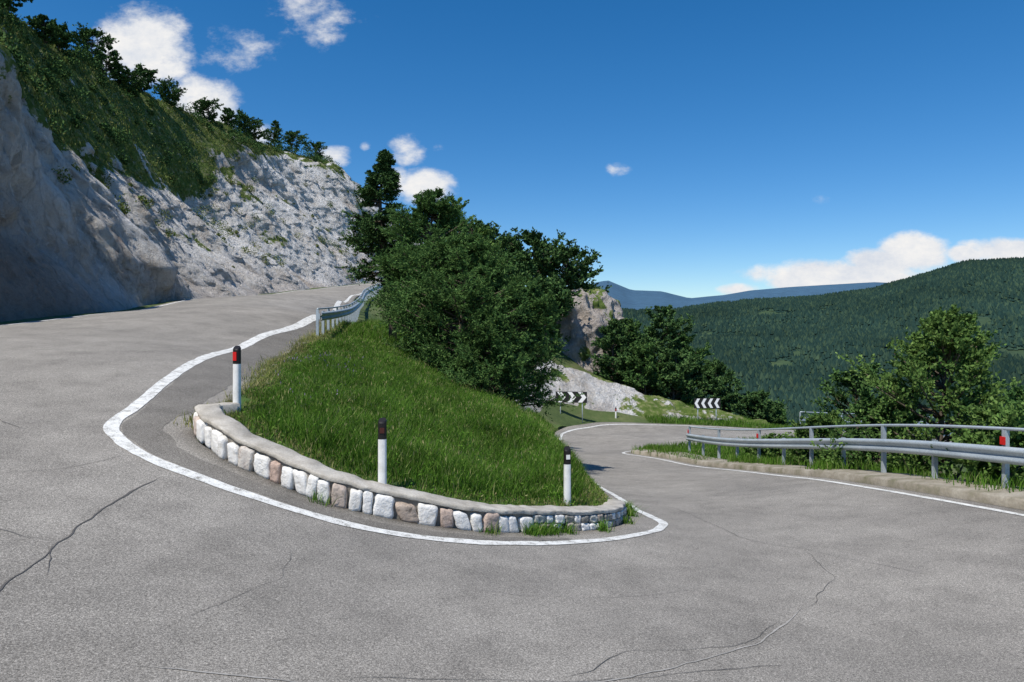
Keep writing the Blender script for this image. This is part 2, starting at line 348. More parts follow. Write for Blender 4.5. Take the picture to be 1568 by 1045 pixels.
# island
isl=np.vstack([In[5*8-4:24*8]]);ispoly=isl
wallc=catmull([(-4.38,10.35),(-4.53,9.8),(-3.87,9.1),(-3.25,8.86),(-2.33,8.58),(-1.37,8.7),(-.3,9.04),(.62,9.8),(1.48,10.6),(1.95,11.9),(2.07,13.4)],12)
wallc=resample(wallc,.05);WN=normals2(wallc);ws=np.linspace(0,1,len(wallc))
wallh=np.interp(ws,[0,.15,.5,.85,1],[.3,.36,.3,.24,.14])
islp=resample(isl,.15)
def islz(x,y):
    x=np.asarray(x,float);y=np.asarray(y,float)
    sh=np.shape(x);d=distpts(x,y,islp).reshape(sh)
    dw,ii=distpts(x,y,wallc,True);dw=dw.reshape(sh);ii=ii.reshape(sh)
    base=G(x,y)*np.exp(-(d/1.3)**2)+np.maximum(T0(x,y),-34)*(1-np.exp(-(d/1.3)**2))
    lift=(wallh[ii]-.07)*np.exp(-(np.maximum(dw-.5,0)/1.6)**2)
    far=np.clip((dw-.35)/.8,0,1)
    # low crown along the lower (right-hand) side of the island
    rise=.42*np.clip((x+1.2)/1.6,0,1)*np.clip((y-11.2)/2.2,0,1)*np.clip((27-y)/6,0,1)*np.clip((d-.1)/.8,0,1)
    return base+lift+rise+far*(.05+.18*np.clip((d-.3)/2,0,1)+.08*fbm(x*.9,y*.9))
ix=np.arange(-11,4,.1);iy=np.arange(8.3,46,.1);XI,YI=np.meshgrid(ix,iy)
m=inpoly(XI,YI,ispoly);dI=distpts(XI,YI,islp).reshape(XI.shape)
ok=m&(dI>.1);ZI=islz(XI,YI)
F=gridF(len(iy),len(ix));F=F[ok.ravel()[F].all(1)]
mesh('grass_island',np.dstack([XI,YI,ZI]).reshape(-1,3),F,GRASSG)

# kerb wall
wall=empty('stone_kerb_wall')
prof=[(-.02,-.3,1),(-.015,-.06,0),(-.03,-.015,0),(-.01,0,0),(.27,.012,0),(.31,-.01,0),(.31,-.3,0)]
zg=G(wallc[:,0],wallc[:,1]);wob=.018*fbm(ws*40,ws*0+1)
V=[]
for qi,(o,h,_) in enumerate(prof[1:]):
    P=wallc+WN*(o+wob+.014*fbm(ws*140,ws*0+qi))[:,None];V.append(np.c_[P,zg+wallh+h+.02+wob])
V=np.stack(V,1);mesh('coping',V.reshape(-1,3),gridF(len(wallc),len(prof)-1),CONC,parent=wall)
P0=wallc+WN*.02;V=np.stack([np.c_[P0,zg-.1],np.c_[P0,zg+wallh-.03]],1)
mesh('mortar',V.reshape(-1,3),gridF(len(wallc),2),m_simple('mortar',[(.13,.115,.095),(.30,.27,.23)],5),parent=wall)
aw=Acc();ag=Acc();L=(len(wallc)-1)*.05;s=0.03
def at(s):
    i=min(int(s/.05),len(wallc)-1);return wallc[i],WN[i],zg[i],wallh[i]
def slope_at(s): return (at(s+.2)[2]-at(max(s-.2,0))[2])/.4
while s<L*.56:
    l=rng.uniform(.14,.29);c,n,z,h=at(s+l/2);t=np.array([n[1],-n[0],0]);hh=(h-.03)/2*rng.uniform(.84,1);tl=rng.normal(0,.02)
    mid=.38*L<s<.47*L and rng.random()<.35
    stone(ag if (mid or rng.random()<.03) else aw,[c[0]+n[0]*.05,c[1]+n[1]*.05,z+hh-.015],(t+[0,0,slope_at(s+l/2)*.8])*(l/2-.010),np.array([n[0],n[1],0])*rng.uniform(.085,.11),[t[0]*tl,t[1]*tl,hh],.22);s+=l
s0=s
for row in (0,1):
    s=s0
    while s<L-.1:
        l=rng.uniform(.09,.26);c,n,z,h=at(s+l/2);t=np.array([n[1],-n[0],0]);hh=(h-.04)/4
        stone(ag if rng.random()>.3 else aw,[c[0]+n[0]*.05,c[1]+n[1]*.05,z+hh*(1+2*row)-.01],(t+[0,0,slope_at(s+l/2)])*(l/2-.006),np.array([n[0],n[1],0])*rng.uniform(.08,.105),[0,0,hh*rng.uniform(.9,1.05)],.3);s+=l
aw.build('painted_stones',STW,parent=wall);ag.build('bare_stones',STG,parent=wall)
al=Acc();sh=resample(In[5*8:9*8+3],.3)
for p in sh:
    if rng.random()<.6:
        q=p+rng.normal(0,.08,2);r=rng.uniform(.02,.06);z=float(G(q[0],q[1]));stone(al,[q[0],q[1],z+r*.4],[r*1.3,0,0],[0,r,0],[0,0,r*.7],.4)
al.build('shoulder_stones',STG)

# ---------------------------------------------------------------- foliage primitives
def leaves(C,D,l,w):
    n=len(C);D=D/(np.linalg.norm(D,axis=1)[:,None]+1e-9);R=rng.normal(size=(n,3));S=np.cross(D,R);S/=np.linalg.norm(S,axis=1)[:,None]+1e-9
    l=np.broadcast_to(l,(n,))[:,None];w=np.broadcast_to(w,(n,))[:,None]
    V=np.stack([C-D*l*.5,C+S*w*.5,C+D*l*.5,C-S*w*.5],1).reshape(-1,3)
    return V,np.arange(4*n).reshape(n,4)
def tree(name,x,y,z,H,R,kind='pine',nb=90,tw=18,lf=20,l=.13,w=.045,h0=.12,mat=None,prof=None,lean=(0,0),flat=1.0,seed=0,up=.25,trunk_r=None,lumpy=.3,tlen=.3,jit=.2):
    e=empty(name);tr=trunk_r or H*.02+.03
    hs=np.linspace(0,1,10);bend=np.c_[lean[0]*hs**1.5+.03*H*np.sin(hs*5+seed),lean[1]*hs**1.5+.03*H*np.cos(hs*4+seed),hs*H]
    tp=bend+np.array([x,y,z-.3]);A=Acc();A.add(*tube(tp,tr*(1-hs*.9),7))
    if prof is None: prof={'pine':lambda h:np.interp(h,[0,.15,.35,.7,.9,1],[.6,.95,1,.66,.3,.08]),'spruce':lambda h:np.interp(h,[0,.12,.3,.75,1],[.7,1,.95,.5,.06]),'bush':lambda h:np.interp(h,[0,.2,.5,.8,1],[.7,1,1,.75,.3]),'round':lambda h:np.interp(h,[0,.2,.5,.8,1],[.75,1,.95,.65,.25]),'umbrella':lambda h:np.interp(h,[0,.3,.55,.8,1],[.3,.6,1,.9,.35])}[kind]
    hf=h0+(1-h0)*rng.random(nb)**.85;az=rng.random(nb)*2*np.pi
    lump=1+lumpy*fbm(np.cos(az)*1.6+seed*3,np.sin(az)*1.6,hf*4,3)
    Lb=R*prof((hf-h0)/(1-h0))*lump*rng.uniform(.68,1.1,nb)
    rise={'pine':.22,'spruce':-.08,'bush':.6,'umbrella':.3,'round':.3}[kind]+.5*np.clip(hf-.6,0,1)
    D=np.c_[np.cos(az),np.sin(az),rise+rng.normal(0,.13,nb)];D/=np.linalg.norm(D,axis=1)[:,None]
    B=np.stack([np.interp(hf,hs,tp[:,k]) for k in range(3)],1)
    for i in range(nb):
        if Lb[i]>.35:
            k=np.linspace(0,.9,4)[:,None];P=B[i]+D[i]*Lb[i]*k+np.array([0,0,.12*Lb[i]])*k**2;A.add(*tube(P,tr*.28*(1-k[:,0]*.8)*min(1,Lb[i]/R+.3),4))
    A.build('trunk_and_limbs',BARK,parent=e)
    s=rng.uniform(.22,1,(nb,tw))**.75
    TB=B[:,None]+D[:,None]*(Lb[:,None]*s)[...,None]+np.array([0,0,.12])*(Lb[:,None]*s*s)[...,None]
    TD=rng.normal(size=(nb,tw,3))*np.array([1,1,.55*flat]);TD/=np.linalg.norm(TD,axis=2)[...,None]
    TD=TD+D[:,None]*.7+np.array([0,0,up]);TD/=np.linalg.norm(TD,axis=2)[...,None]
    tl=np.clip(tlen*Lb,.14,.75)[:,None]*rng.uniform(.5,1.15,(nb,tw))
    q=rng.random((nb,tw,lf))
    C=TB[:,:,None]+TD[:,:,None]*(tl[:,:,None]*q)[...,None]+rng.normal(0,l*jit,(nb,tw,lf,3))
    LD=TD[:,:,None]+rng.normal(0,.5,(nb,tw,lf,3))
    C=C.reshape(-1,3);V,Fq=leaves(C,LD.reshape(-1,3),l*rng.uniform(.7,1.2,len(C)),w)
    mesh('foliage',V,Fq,mat or NEED,False,parent=e);return e

def bz(x,y): return float(islz(np.array([x]),np.array([y]))[0])
def tz(x,y): return float(terr(np.array([x]),np.array([y]))[0])
CO=dict(lumpy=.6,tlen=.36,jit=.22,up=.15)
tree('spruce_tree',-4.95,27,bz(-4.95,27),7.8,1.4,'spruce',180,18,18,.13,.045,.32,NEEDD,seed=1,up=.1,lumpy=.2,tlen=.35)
tree('pine_tree',-2.9,24.5,bz(-2.9,24.5),6.6,2.3,'pine',150,22,22,.12,.034,.1,NEED,seed=2,**CO)
tree('pine_tree',-1.5,21.5,bz(-1.5,21.5)-.1,5.3,2.6,'pine',170,23,24,.12,.032,.08,NEED,seed=3,**CO)
tree('pine_tree',.0,22.5,bz(0,22.5)-.2,5.1,2.0,'pine',130,22,22,.12,.034,.14,NEED,seed=4,**CO)
tree('pine_tree',-.7,19.8,bz(-.7,19.8)-.2,3.2,1.5,'pine',95,19,20,.11,.032,.12,NEED,seed=5,**CO)
tree('birch_sapling',-2.0,26,bz(-2,26),7.2,1.2,'bush',50,10,9,.13,.08,.4,LEAF,seed=6,up=.5)
tree('birch_sapling',-1.0,27,bz(-1,27),7.0,1.2,'bush',45,9,8,.13,.08,.4,LEAF,seed=7,up=.5)
tree('pine_tree',-3.4,31,bz(-3.4,31),6.5,1.8,'pine',90,18,14,.16,.06,.25,NEED,seed=8,**CO)
tree('pine_tree',-.5,31,bz(-.5,31),6,2.0,'pine',90,18,14,.16,.06,.1,NEEDD,seed=9,**CO)
for i,(x,y,H,R) in enumerate([(-1,62,6.5,3.2),(2,60,7.6,3.4),(4.8,62,7.8,3.2),(-4,66,7,3.2),(2.8,57,5.5,2.6),(-.6,54,5.5,2.6),(6.6,66,6.8,2.6)]):
    tree('mountain_pine',x,y,tz(x,y)-.2+(1 if i in(1,2) else 0),H,R,'umbrella',80,16,14,.28,.14,.15,NEEDD,seed=20+i)
for i,(x,y,H,R) in enumerate([(8.4,56,5.6,1.7),(9.8,58,6.5,2.2),(12.4,57,8.2,2.9),(14.8,57.5,6.6,2.6),(16.8,56,5.0,2.2),(10.6,55,4.8,2.3),(19.8,55,3.2,1.6),(21.6,57,2.6,1.6),(13,54.5,4.6,2.2)]):
    tree('pine_tree',x,y,tz(x,y)-.2,H,R,'round',80,16,14,.26,.11,.02,NEED if i%2 else NEEDD,seed=40+i,lumpy=.6)
tree('larch_tree',11.1,17.5,tz(11.1,17.5)-.3,6.0,2.1,'bush',120,18,16,.11,.06,.08,LEAF,prof=lambda h:np.interp(h,[0,.2,.5,.75,1],[.95,1.15,1.0,.6,.12]),seed=60,up=.4,lumpy=.6)
for i,(x,y,H,R) in enumerate([(12.9,16.5,4.8,1.9),(9.9,13.5,2.5,1.2),(10.3,19,3.4,1.5),(9.9,22,2.8,1.3),(13.9,15.5,4.4,1.9),(11.2,13.8,3.2,1.4),(12.2,24,5.4,2.1),(9.6,25,2.2,1.)]):
    tree('shrub',x,y,tz(x,y)-.3,H,R,'bush',70,14,13,.12,.07,.05,LEAF if i%2 else NEED,seed=70+i,up=.4,lumpy=.6)

# ---------------------------------------------------------------- hillside / cliff on the left
ky=[-30,2,8,14,20,28,42,55,68,80,95,120,170];kx=[-17.6,-16.9,-17.2,-16.6,-15.6,-16.0,-18.5,-20.0,-20.5,-20.0,-18.6,-12,4]
kz=[.8,1.5,1.8,2.2,2.5,3.1,4.1,5.1,6.2,7.3,8.6,9,8]
D1k=([-30,15,25,31,38,45,65,80,107,170],[3,3,3.2,4.8,6.8,8.2,10.3,11.5,12,12]);Z1k=([-30,15,25,31,45,65,80,107,130,170],[12.5,12.5,12.2,11.6,13.3,14.6,22.8,28,22,12])
D2k=([-30,20,40,58,80,107,170],[13,13.5,14.5,15.5,16,16,18]);Z2k=([-30,20,40,58,80,107,130,170],[22,22.5,23.4,24.6,26.6,29,23,13])
def hill(y,d):
    xb=np.interp(y,ky,kx);zb=np.interp(y,ky,kz)-.3
    D1=np.interp(y,*D1k)+.9*fbm(y*.12,y*0+3.3)+.5*fbm(y*.6,y*0+5.3);Z1=np.interp(y,*Z1k)+.8*fbm(y*.15,y*0+8.1)+.4*fbm(y*.6,y*0+2.3);D2=np.interp(y,*D2k);Z2=np.interp(y,*Z2k)+.5*fbm(y*.2,y*0+1.1)
    t=np.clip(d/D1,0,1);h1=(Z1-zb)*(t*.95+.05*t*t)
    t2=np.clip((d-D1)/(D2-D1),0,1.);h2=(Z2-Z1)*(1-(1-t2)**1.25)
    h3=np.clip(d-D2,0,60)*.02
    g=1/(1+np.exp(-(d-D1)/.35))
    x=xb-d;zz=zb+h1+h2+h3
    a=np.clip(d/1.2,0,1)*(1-.7*g)
    n1=fbm(y*.16,zz*.16,d*.1,3);rr=ridged(y*.32+zz*.16,zz*.08-y*.04,3.1,5);r2=ridged(y*1.2+zz*.5,zz*.2,9.1,5);fi=fbm(y*2.0,zz*1.7,d,5)
    x=x+a*(1.4*n1-2.7*(rr-.6)-1.15*(r2-.6)-.36*fi);x=x+(1-np.clip(d/1.2,0,1))*(-.3*np.abs(fi))
    zz=zz+a*(.35*n1+.2*fi+.3*(r2-.6))+g*(.5*fbm(y*.3,d*.3,7)+.3*fi)
    return x,y,zz,g
ys=np.concatenate([np.arange(-30,10,.8),np.arange(10,60,.14),np.arange(60,110,.22),np.arange(110,170,1.)])
ds=np.concatenate([np.arange(0,13,.1),np.arange(13,18,.3),np.arange(18,60,3.)])
YG,DG=np.meshgrid(ys,ds,indexing='ij');hx,hy,hz,hg=hill(YG,DG)
def gmask(y,d,x,z,g):
    pn=fbm(y*.28,d*.4+z*.1,4.4,4)
    gm=g*.95+.14-np.where(g>.5,np.clip(pn-.22,0,1)*1.8,0)+np.where(g<=.5,np.clip(pn-.22,0,1)*1.2*np.clip(d/3,0,1),0)
    gm=gm-np.clip((y-68)/12,0,1)*.5*(np.clip(.5-pn*.8,0,1))
    return gm+np.clip((-x-33)/4,0,1)*.4
gm=gmask(hy,DG,hx,hz,hg)
dk=np.clip((28+.9*(hz-6)*-1-hy)/5,0,1)*np.clip((10-hz)/5,0.25,1)*.85*(hg<.5)  # browner rock low on the left, with its diagonal shade painted in
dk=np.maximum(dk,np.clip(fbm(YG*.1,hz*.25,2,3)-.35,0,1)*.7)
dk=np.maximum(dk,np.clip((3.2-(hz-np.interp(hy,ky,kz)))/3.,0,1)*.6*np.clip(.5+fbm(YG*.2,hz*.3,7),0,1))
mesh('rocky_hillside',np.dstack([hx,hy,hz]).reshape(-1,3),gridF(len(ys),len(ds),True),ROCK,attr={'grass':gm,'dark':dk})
n=120000;yy=rng.uniform(8,115,n);dd=rng.uniform(.5,24,n);px,py,pz,pg=hill(yy,dd)
k=gmask(py,dd,px,pz,pg)>.6;px,py,pz=px[k],py[k],pz[k];n=len(px)
rep=3;C=np.repeat(np.c_[px,py,pz+.06],rep,0)+rng.normal(0,.12,(n*rep,3))*[1,1,.2]
V,Fq=leaves(C,rng.normal(0,.5,(n*rep,3))+[0,0,1],rng.uniform(.15,.36,n*rep),.05);mesh('hillside_grass',V,Fq,HILLG,False)
def shrubs(name,P,S,mat,nl=260,l=.16,w=.09):
    Vs=[]
    for p,s in zip(P,S):
        u=rng.normal(size=(nl,3));u/=np.linalg.norm(u,axis=1)[:,None];r=rng.random((nl,1))**.4;c=u*r*[s,s,s*.8]
        c*=1+.35*fbm(u[:,0]*1.5+p[0],u[:,1]*1.5+p[1],u[:,2]*1.5)[:,None];Vs.append(c+np.array(p)+[0,0,s*.5])
    C=np.vstack(Vs);V,Fq=leaves(C,rng.normal(size=C.shape)+[0,0,.4],l*rng.uniform(.6,1.3,len(C)),w);return mesh(name,V,Fq,mat,False)
n=640;yy=rng.uniform(14,110,n);dd=rng.uniform(3.2,18,n);px,py,pz,pg=hill(yy,dd);k=(pg>.6)&(vnoise(py*.2,dd*.25)>-.3);P=np.c_[px,py,pz][k]
shrubs('hillside_shrubs',P,rng.uniform(.15,.7,len(P))*(1+P[:,1]/130),NEEDD,190,.2,.1)
n=220;yy=rng.uniform(22,105,n);dd=rng.uniform(2.5,11,n);px,py,pz,pg=hill(yy,dd);k=vnoise(py*.25,pz*.3)>-.2;P=np.c_[px,py,pz][k];shrubs('cliff_shrubs',P,rng.uniform(.12,.5,len(P))*(.7+P[:,1]/80),HILLG,110,.16,.08)
for i,(y,d,H,R) in enumerate([(31,12.5,3.2,1.6),(34,13,3.0,1.5),(37,13.5,3.2,1.5),(41,14,3.8,1.6),(46,14.6,2.6,1.3),(43,15,2.6,1.6),(27,11,3.2,1.7),(52,14.8,2.,1.3),(58,15.5,3.2,1.8),(61,15.6,3.4,1.5),(66,15.5,2.4,1.5),(80,15.5,2.8,1.8),(85,15.6,3,1.2),(89,15.7,2.6,2.),(93,16,3.2,2.2),(98,16,4.4,1.4),(102,16,3.4,2.1),(108,16,3.2,2.2),(24,9.5,3.4,1.7),(72,15.6,2.4,1.6),(63,14.8,2.4,1.6),(49,14,2.4,1.4)]):
    px,py,pz,_=hill(np.array([float(y)]),np.array([float(d)]));tree('mountain_pine',px[0],py[0],pz[0]-.1,H,R,'umbrella' if i%3 else 'pine',50,13,11,.2,.10,.1,NEEDD,seed=100+i)

# chalk bank behind the lower bend & rock outcrop
def patchmesh(name,fn,nx,ny,mat,dark=0.):
    a=np.linspace(0,1,nx);b=np.linspace(0,1,ny);A,B=np.meshgrid(a,b);P=fn(A,B)
    mesh(name,np.dstack(P[:3]).reshape(-1,3),gridF(ny,nx),mat,attr={'grass':P[3],'dark':np.full(A.shape,dark)+P[4]})
bankL=catmull([(.9,36),(1.3,40),(2.2,44),(3.6,47.0),(7.2,48.5),(11,48.8),(14.3,49),(19,49.6)],10)
def bank(A,B):
    s=A*(len(bankL)-1);j=np.arange(len(bankL));bx=np.interp(s,j,bankL[:,0]);by=np.interp(s,j,bankL[:,1]);N=normals2(bankL);nx_=np.interp(s,j,N[:,0]);ny_=np.interp(s,j,N[:,1])
    wd=np.interp(A,[0,.15,.4,.6,.75,1],[2,3.5,5.5,5,3.2,1.5]);h=np.interp(A,[0,.15,.3,.45,.57,.7,.85,1],[1.6,3.0,3.9,3.8,2.4,1.3,.8,.2])
    x=bx+nx_*B*wd;y=by+ny_*B*wd;z=G(bx,by)-.15+h*np.sin(np.clip(B*1.1,0,1)*np.pi/2)+.3*fbm(x*.8,y*.8,0,5)*np.clip(B*3,0,1)
    f=.7*ridged(x*.9,y*.9+z,0,5)*np.clip(B*3,0,1);gr=np.clip((fbm(x*.6,y*.6)+.12),0,1)*.9+np.clip(A-.5,0,1)*1.9*(B*.6+.5)+np.clip(B-.85,0,1)*5
    return x,y,z+f*.5,gr,np.clip(.25-A,0,1)*1.2+np.clip(fbm(x*.7,y*.7,3),0,1)*.6  # left end darkened in colour as shaded rock, plus random dark tone
patchmesh('chalk_bank',bank,260,80,ROCK)
def crag(A,B):
    th=A*2*np.pi;r=np.cos(B*np.pi/2)**.45;x=5.7+3.8*r*np.cos(th);y=62.3+4*r*np.sin(th);z=-3.4+np.sin(B*np.pi/2)*8.9
    n=1.0*fbm(np.cos(th)*2,np.sin(th)*2,z*.5,4)+.9*ridged(np.cos(th)*3,np.sin(th)*3,z*.35)
    return x+n*np.cos(th),y+n*np.sin(th),z+.5*n,np.clip(fbm(x,z*.7,y)*1.3,0,1)+np.clip(B-.72,0,1)*3,np.full(A.shape,.55)
patchmesh('rock_outcrop',crag,180,90,ROCK)

# ---------------------------------------------------------------- grass
def blades(x,y,z,h,w,lean=.28):
    n=len(x);a=rng.random(n)*2*np.pi;s=np.c_[np.cos(a),np.sin(a),np.zeros(n)]*(w/2)[:,None]
    ld=rng.normal(0,lean,(n,2))*h[:,None];b=np.c_[x,y,z-.02];mid=b+np.c_[ld*.35,h*.6];tip=b+np.c_[ld,h]
    V=np.stack([b-s,b+s,mid+s*.75,mid-s*.75,tip],1).reshape(-1,3);i=np.arange(n)[:,None]*5
    return V,[i+np.array([[0,1,2,3]]),i+np.array([[3,2,4]])]
def scatter(poly,n,box,f=None):
    x=rng.uniform(box[0],box[1],n);y=rng.uniform(box[2],box[3],n);k=inpoly(x,y,poly)
    if f is not None:k&=f(x,y)
    return x[k],y[k]
x1,y1=scatter(ispoly,430000,(-8,2.2,8.5,22));x2,y2=scatter(ispoly,110000,(-10,2.9,22,43))
x=np.r_[x1,x2];y=np.r_[y1,y2];d=distpts(x,y,islp);dw=distpts(x,y,wallc);cl=fbm(x*.8,y*.8,1.5,4);c2=fbm(x*2.6,y*2.6,4.5,3)
edge=np.where(dw<.7,.31,.05)
k=(d>edge)&(rng.random(len(x))<np.clip((d-edge)*2.0+.35,0,1));x,y,d,cl,c2,edge,dw=x[k],y[k],d[k],cl[k],c2[k],edge[k],dw[k]
h=(.06+.24*np.clip((d-edge)/1.1,0,1)+.1*cl+.12*c2*np.clip((d-edge)/.8,0,1))*rng.uniform(.55,1.3,len(x));h=np.clip(h,.04,.55)
dry=rng.random(len(x))<np.clip(.85-(d-edge)*1.3+.45*cl,0.03,.85)
z=islz(x,y)
for nm,kk,mt in(('tall_grass',~dry,GRASS),('dry_edge_grass',dry,DRYG)):
    V,Ff=blades(x[kk],y[kk],z[kk],h[kk]*(1 if nm=='tall_grass' else .85),rng.uniform(.008,.016,kk.sum())*np.where(y[kk]>18,1.8,1));mesh(nm,V,Ff,mt,False)
kx_=rng.choice(len(x),26000);V,Fq=leaves(np.c_[x[kx_],y[kx_],z[kx_]+h[kx_]*rng.uniform(.3,1.1,26000)],rng.normal(size=(26000,3))+[0,0,.6],rng.uniform(.03,.08,26000),.022);mesh('weeds',V,Fq,GRASS,False)
kx_=rng.choice(np.where(h>.2)[0],4500);V,Fq=leaves(np.c_[x[kx_],y[kx_],z[kx_]+h[kx_]*1.15],rng.normal(0,.25,(4500,3))+[0,0,1],.08,.012);mesh('grass_seed_heads',V,Fq,DRYG,False)
kk=np.where((x<-2.9)&(y>11)&(y<17)&(d<2.0)&(cl>.1))[0];kk=rng.choice(kk,min(150,len(kk)));V,Fq=leaves(np.c_[x[kk],y[kk],z[kk]+h[kk]+.03],rng.normal(0,.3,(len(kk),3))+[0,0,1],.06,.018);mesh('sage_flowers',V,Fq,FLOW,False)
cx=[]
for s_,m_ in((.56,160),(.58,160),(.60,140),(.63,140),(.5,40),(.7,120),(.9,200),(.95,300),(.97,300),(.8,80),(.3,40)):
    i=int(s_*(len(wallc)-1));c=wallc[i]-WN[i]*.1;cx.append(c+rng.normal(0,.06,(m_,2)))
c=np.vstack(cx);V,Ff=blades(c[:,0],c[:,1],G(c[:,0],c[:,1]),rng.uniform(.05,.22,len(c)),np.full(len(c),.012),.5);mesh('kerb_weeds',V,Ff,GRASS,False)
sp_=resample(In[5*8:9*8],.05);n=9000;i=rng.integers(0,len(sp_),n);c=sp_[i]+rng.normal(0,.14,(n,2));V,Ff=blades(c[:,0],c[:,1],G(c[:,0],c[:,1]),rng.uniform(.04,.2,n),np.full(n,.014),.5);mesh('shoulder_weeds',V,Ff,DRYG,False)

# right verge
ve=Ou[17*8-4:22*8+5];ver=resample(ve,.25);VN=normals2(ver);zf=G(ver[:,0],ver[:,1])
pf=[(.0,-.1),(-.01,.13),(-.06,.165),(-.3,.17),(-.5,.19),(-1.0,.19),(-1.5,-.1),(-2.6,-1.6)]
V=np.stack([np.c_[ver+VN*(o+.015*fbm(ver[:,1]*2,ver[:,0]))[:,None],zf+hh+.03*fbm(ver[:,1]*1.5,ver[:,0]+o*9)*np.interp(-o,[.3,.5],[0.1,1])] for o,hh in pf],1)
mesh('road_verge',V.reshape(-1,3),gridF(len(ver),len(pf),True),DIRT)
n=34000;i=rng.integers(0,len(ver),n);o=-rng.uniform(.25,2.2,n);bx=ver[i]+VN[i]*o[:,None]+rng.normal(0,.1,(n,2));bzv=zf[i]+np.interp(-o,[0,.1,.5,1,1.5,2.6],[0,.15,.18,.18,-.1,-1.6])
k=vnoise(bx[:,0]*1.2,bx[:,1]*.5)+(-o-.7)>.0;V,Ff=blades(bx[k,0],bx[k,1],bzv[k],rng.uniform(.08,.35,k.sum()),np.full(k.sum(),.018));mesh('verge_grass',V,Ff,GRASS,False)
n=170000;x=rng.uniform(-1,24,n);y=rng.uniform(26,60,n);d=distpts(x,y,edgepts);k=(~inpoly(x,y,roadpoly))&(d>.15)&(d<7)&~((y>36)&(x<9.5)&(y>x*.2+34));x,y,d=x[k],y[k],d[k]
k=(fbm(x*.4,y*.4)>-.3)|((d<1)&(y<44));x,y=x[k],y[k];V,Ff=blades(x,y,terr(x,y),rng.uniform(.12,.4,len(x)),np.full(len(x),.035));mesh('roadside_grass',V,Ff,GRASS,False)

# ---------------------------------------------------------------- delineator posts
def delineator(x,y,z,col,yaw=0,H=.92):
    e=empty('delineator_post')
    w=.065
    ang=np.linspace(0,2*np.pi,20,endpoint=False);cs=np.c_[np.cos(ang)*w*(1-.12*np.cos(2*ang)),np.sin(ang)*w*.8]
    R=np.array([[math.cos(yaw),-math.sin(yaw)],[math.sin(yaw),math.cos(yaw)]]);cs=cs@R.T
    def seg(nm,zs,sc,mat,slope=0):
        V=[]
        for q,s_ in zip(zs,sc):
            V.append(np.c_[cs*s_+[x,y],np.full(20,z+q)+(cs[:,1]*slope if q==zs[-1] or slope and q==zs[-2] else 0)])
        V=np.vstack(V);m_=len(zs);F=[[i*20+j,i*20+(j+1)%20,(i+1)*20+(j+1)%20,(i+1)*20+j] for i in range(m_-1) for j in range(20)]
        c=len(V);V=np.vstack([V,V[-20:].mean(0)]);T=[[c,(m_-1)*20+j,(m_-1)*20+(j+1)%20] for j in range(20)]
        return mesh(nm,V,[np.array(F),np.array(T)],mat,False,e)
    seg('shaft',[-.2,.0,H-.25],[1,1,.96],WHITE);seg('band',[H-.25,H-.02,H],[.985,.97,.8],BLACK,.45)
    f=R@np.array([0,-w*.8*.97]);t=R@np.array([1,0]);n_=f/np.linalg.norm(f)
    V,F=boxVF([x+f[0]*1.02,y+f[1]*1.02,z+H-.135],[t[0]*.03,t[1]*.03,0],[n_[0]*.008,n_[1]*.008,0],[0,0,.065 if col is RED else .035]);mesh('reflector',V,F,col,False,e)
delineator(-4.15,10.3,1.27,RED,-.25,.92)
delineator(-1.70,8.95,.33,plain('dark_red_reflector',(.07,.02,.016),.3),.1,.95)
delineator(.87,10.75,-.33,AMB,.2,.92)
delineator(7.3,48.0,-4.0,RED,0,.8)

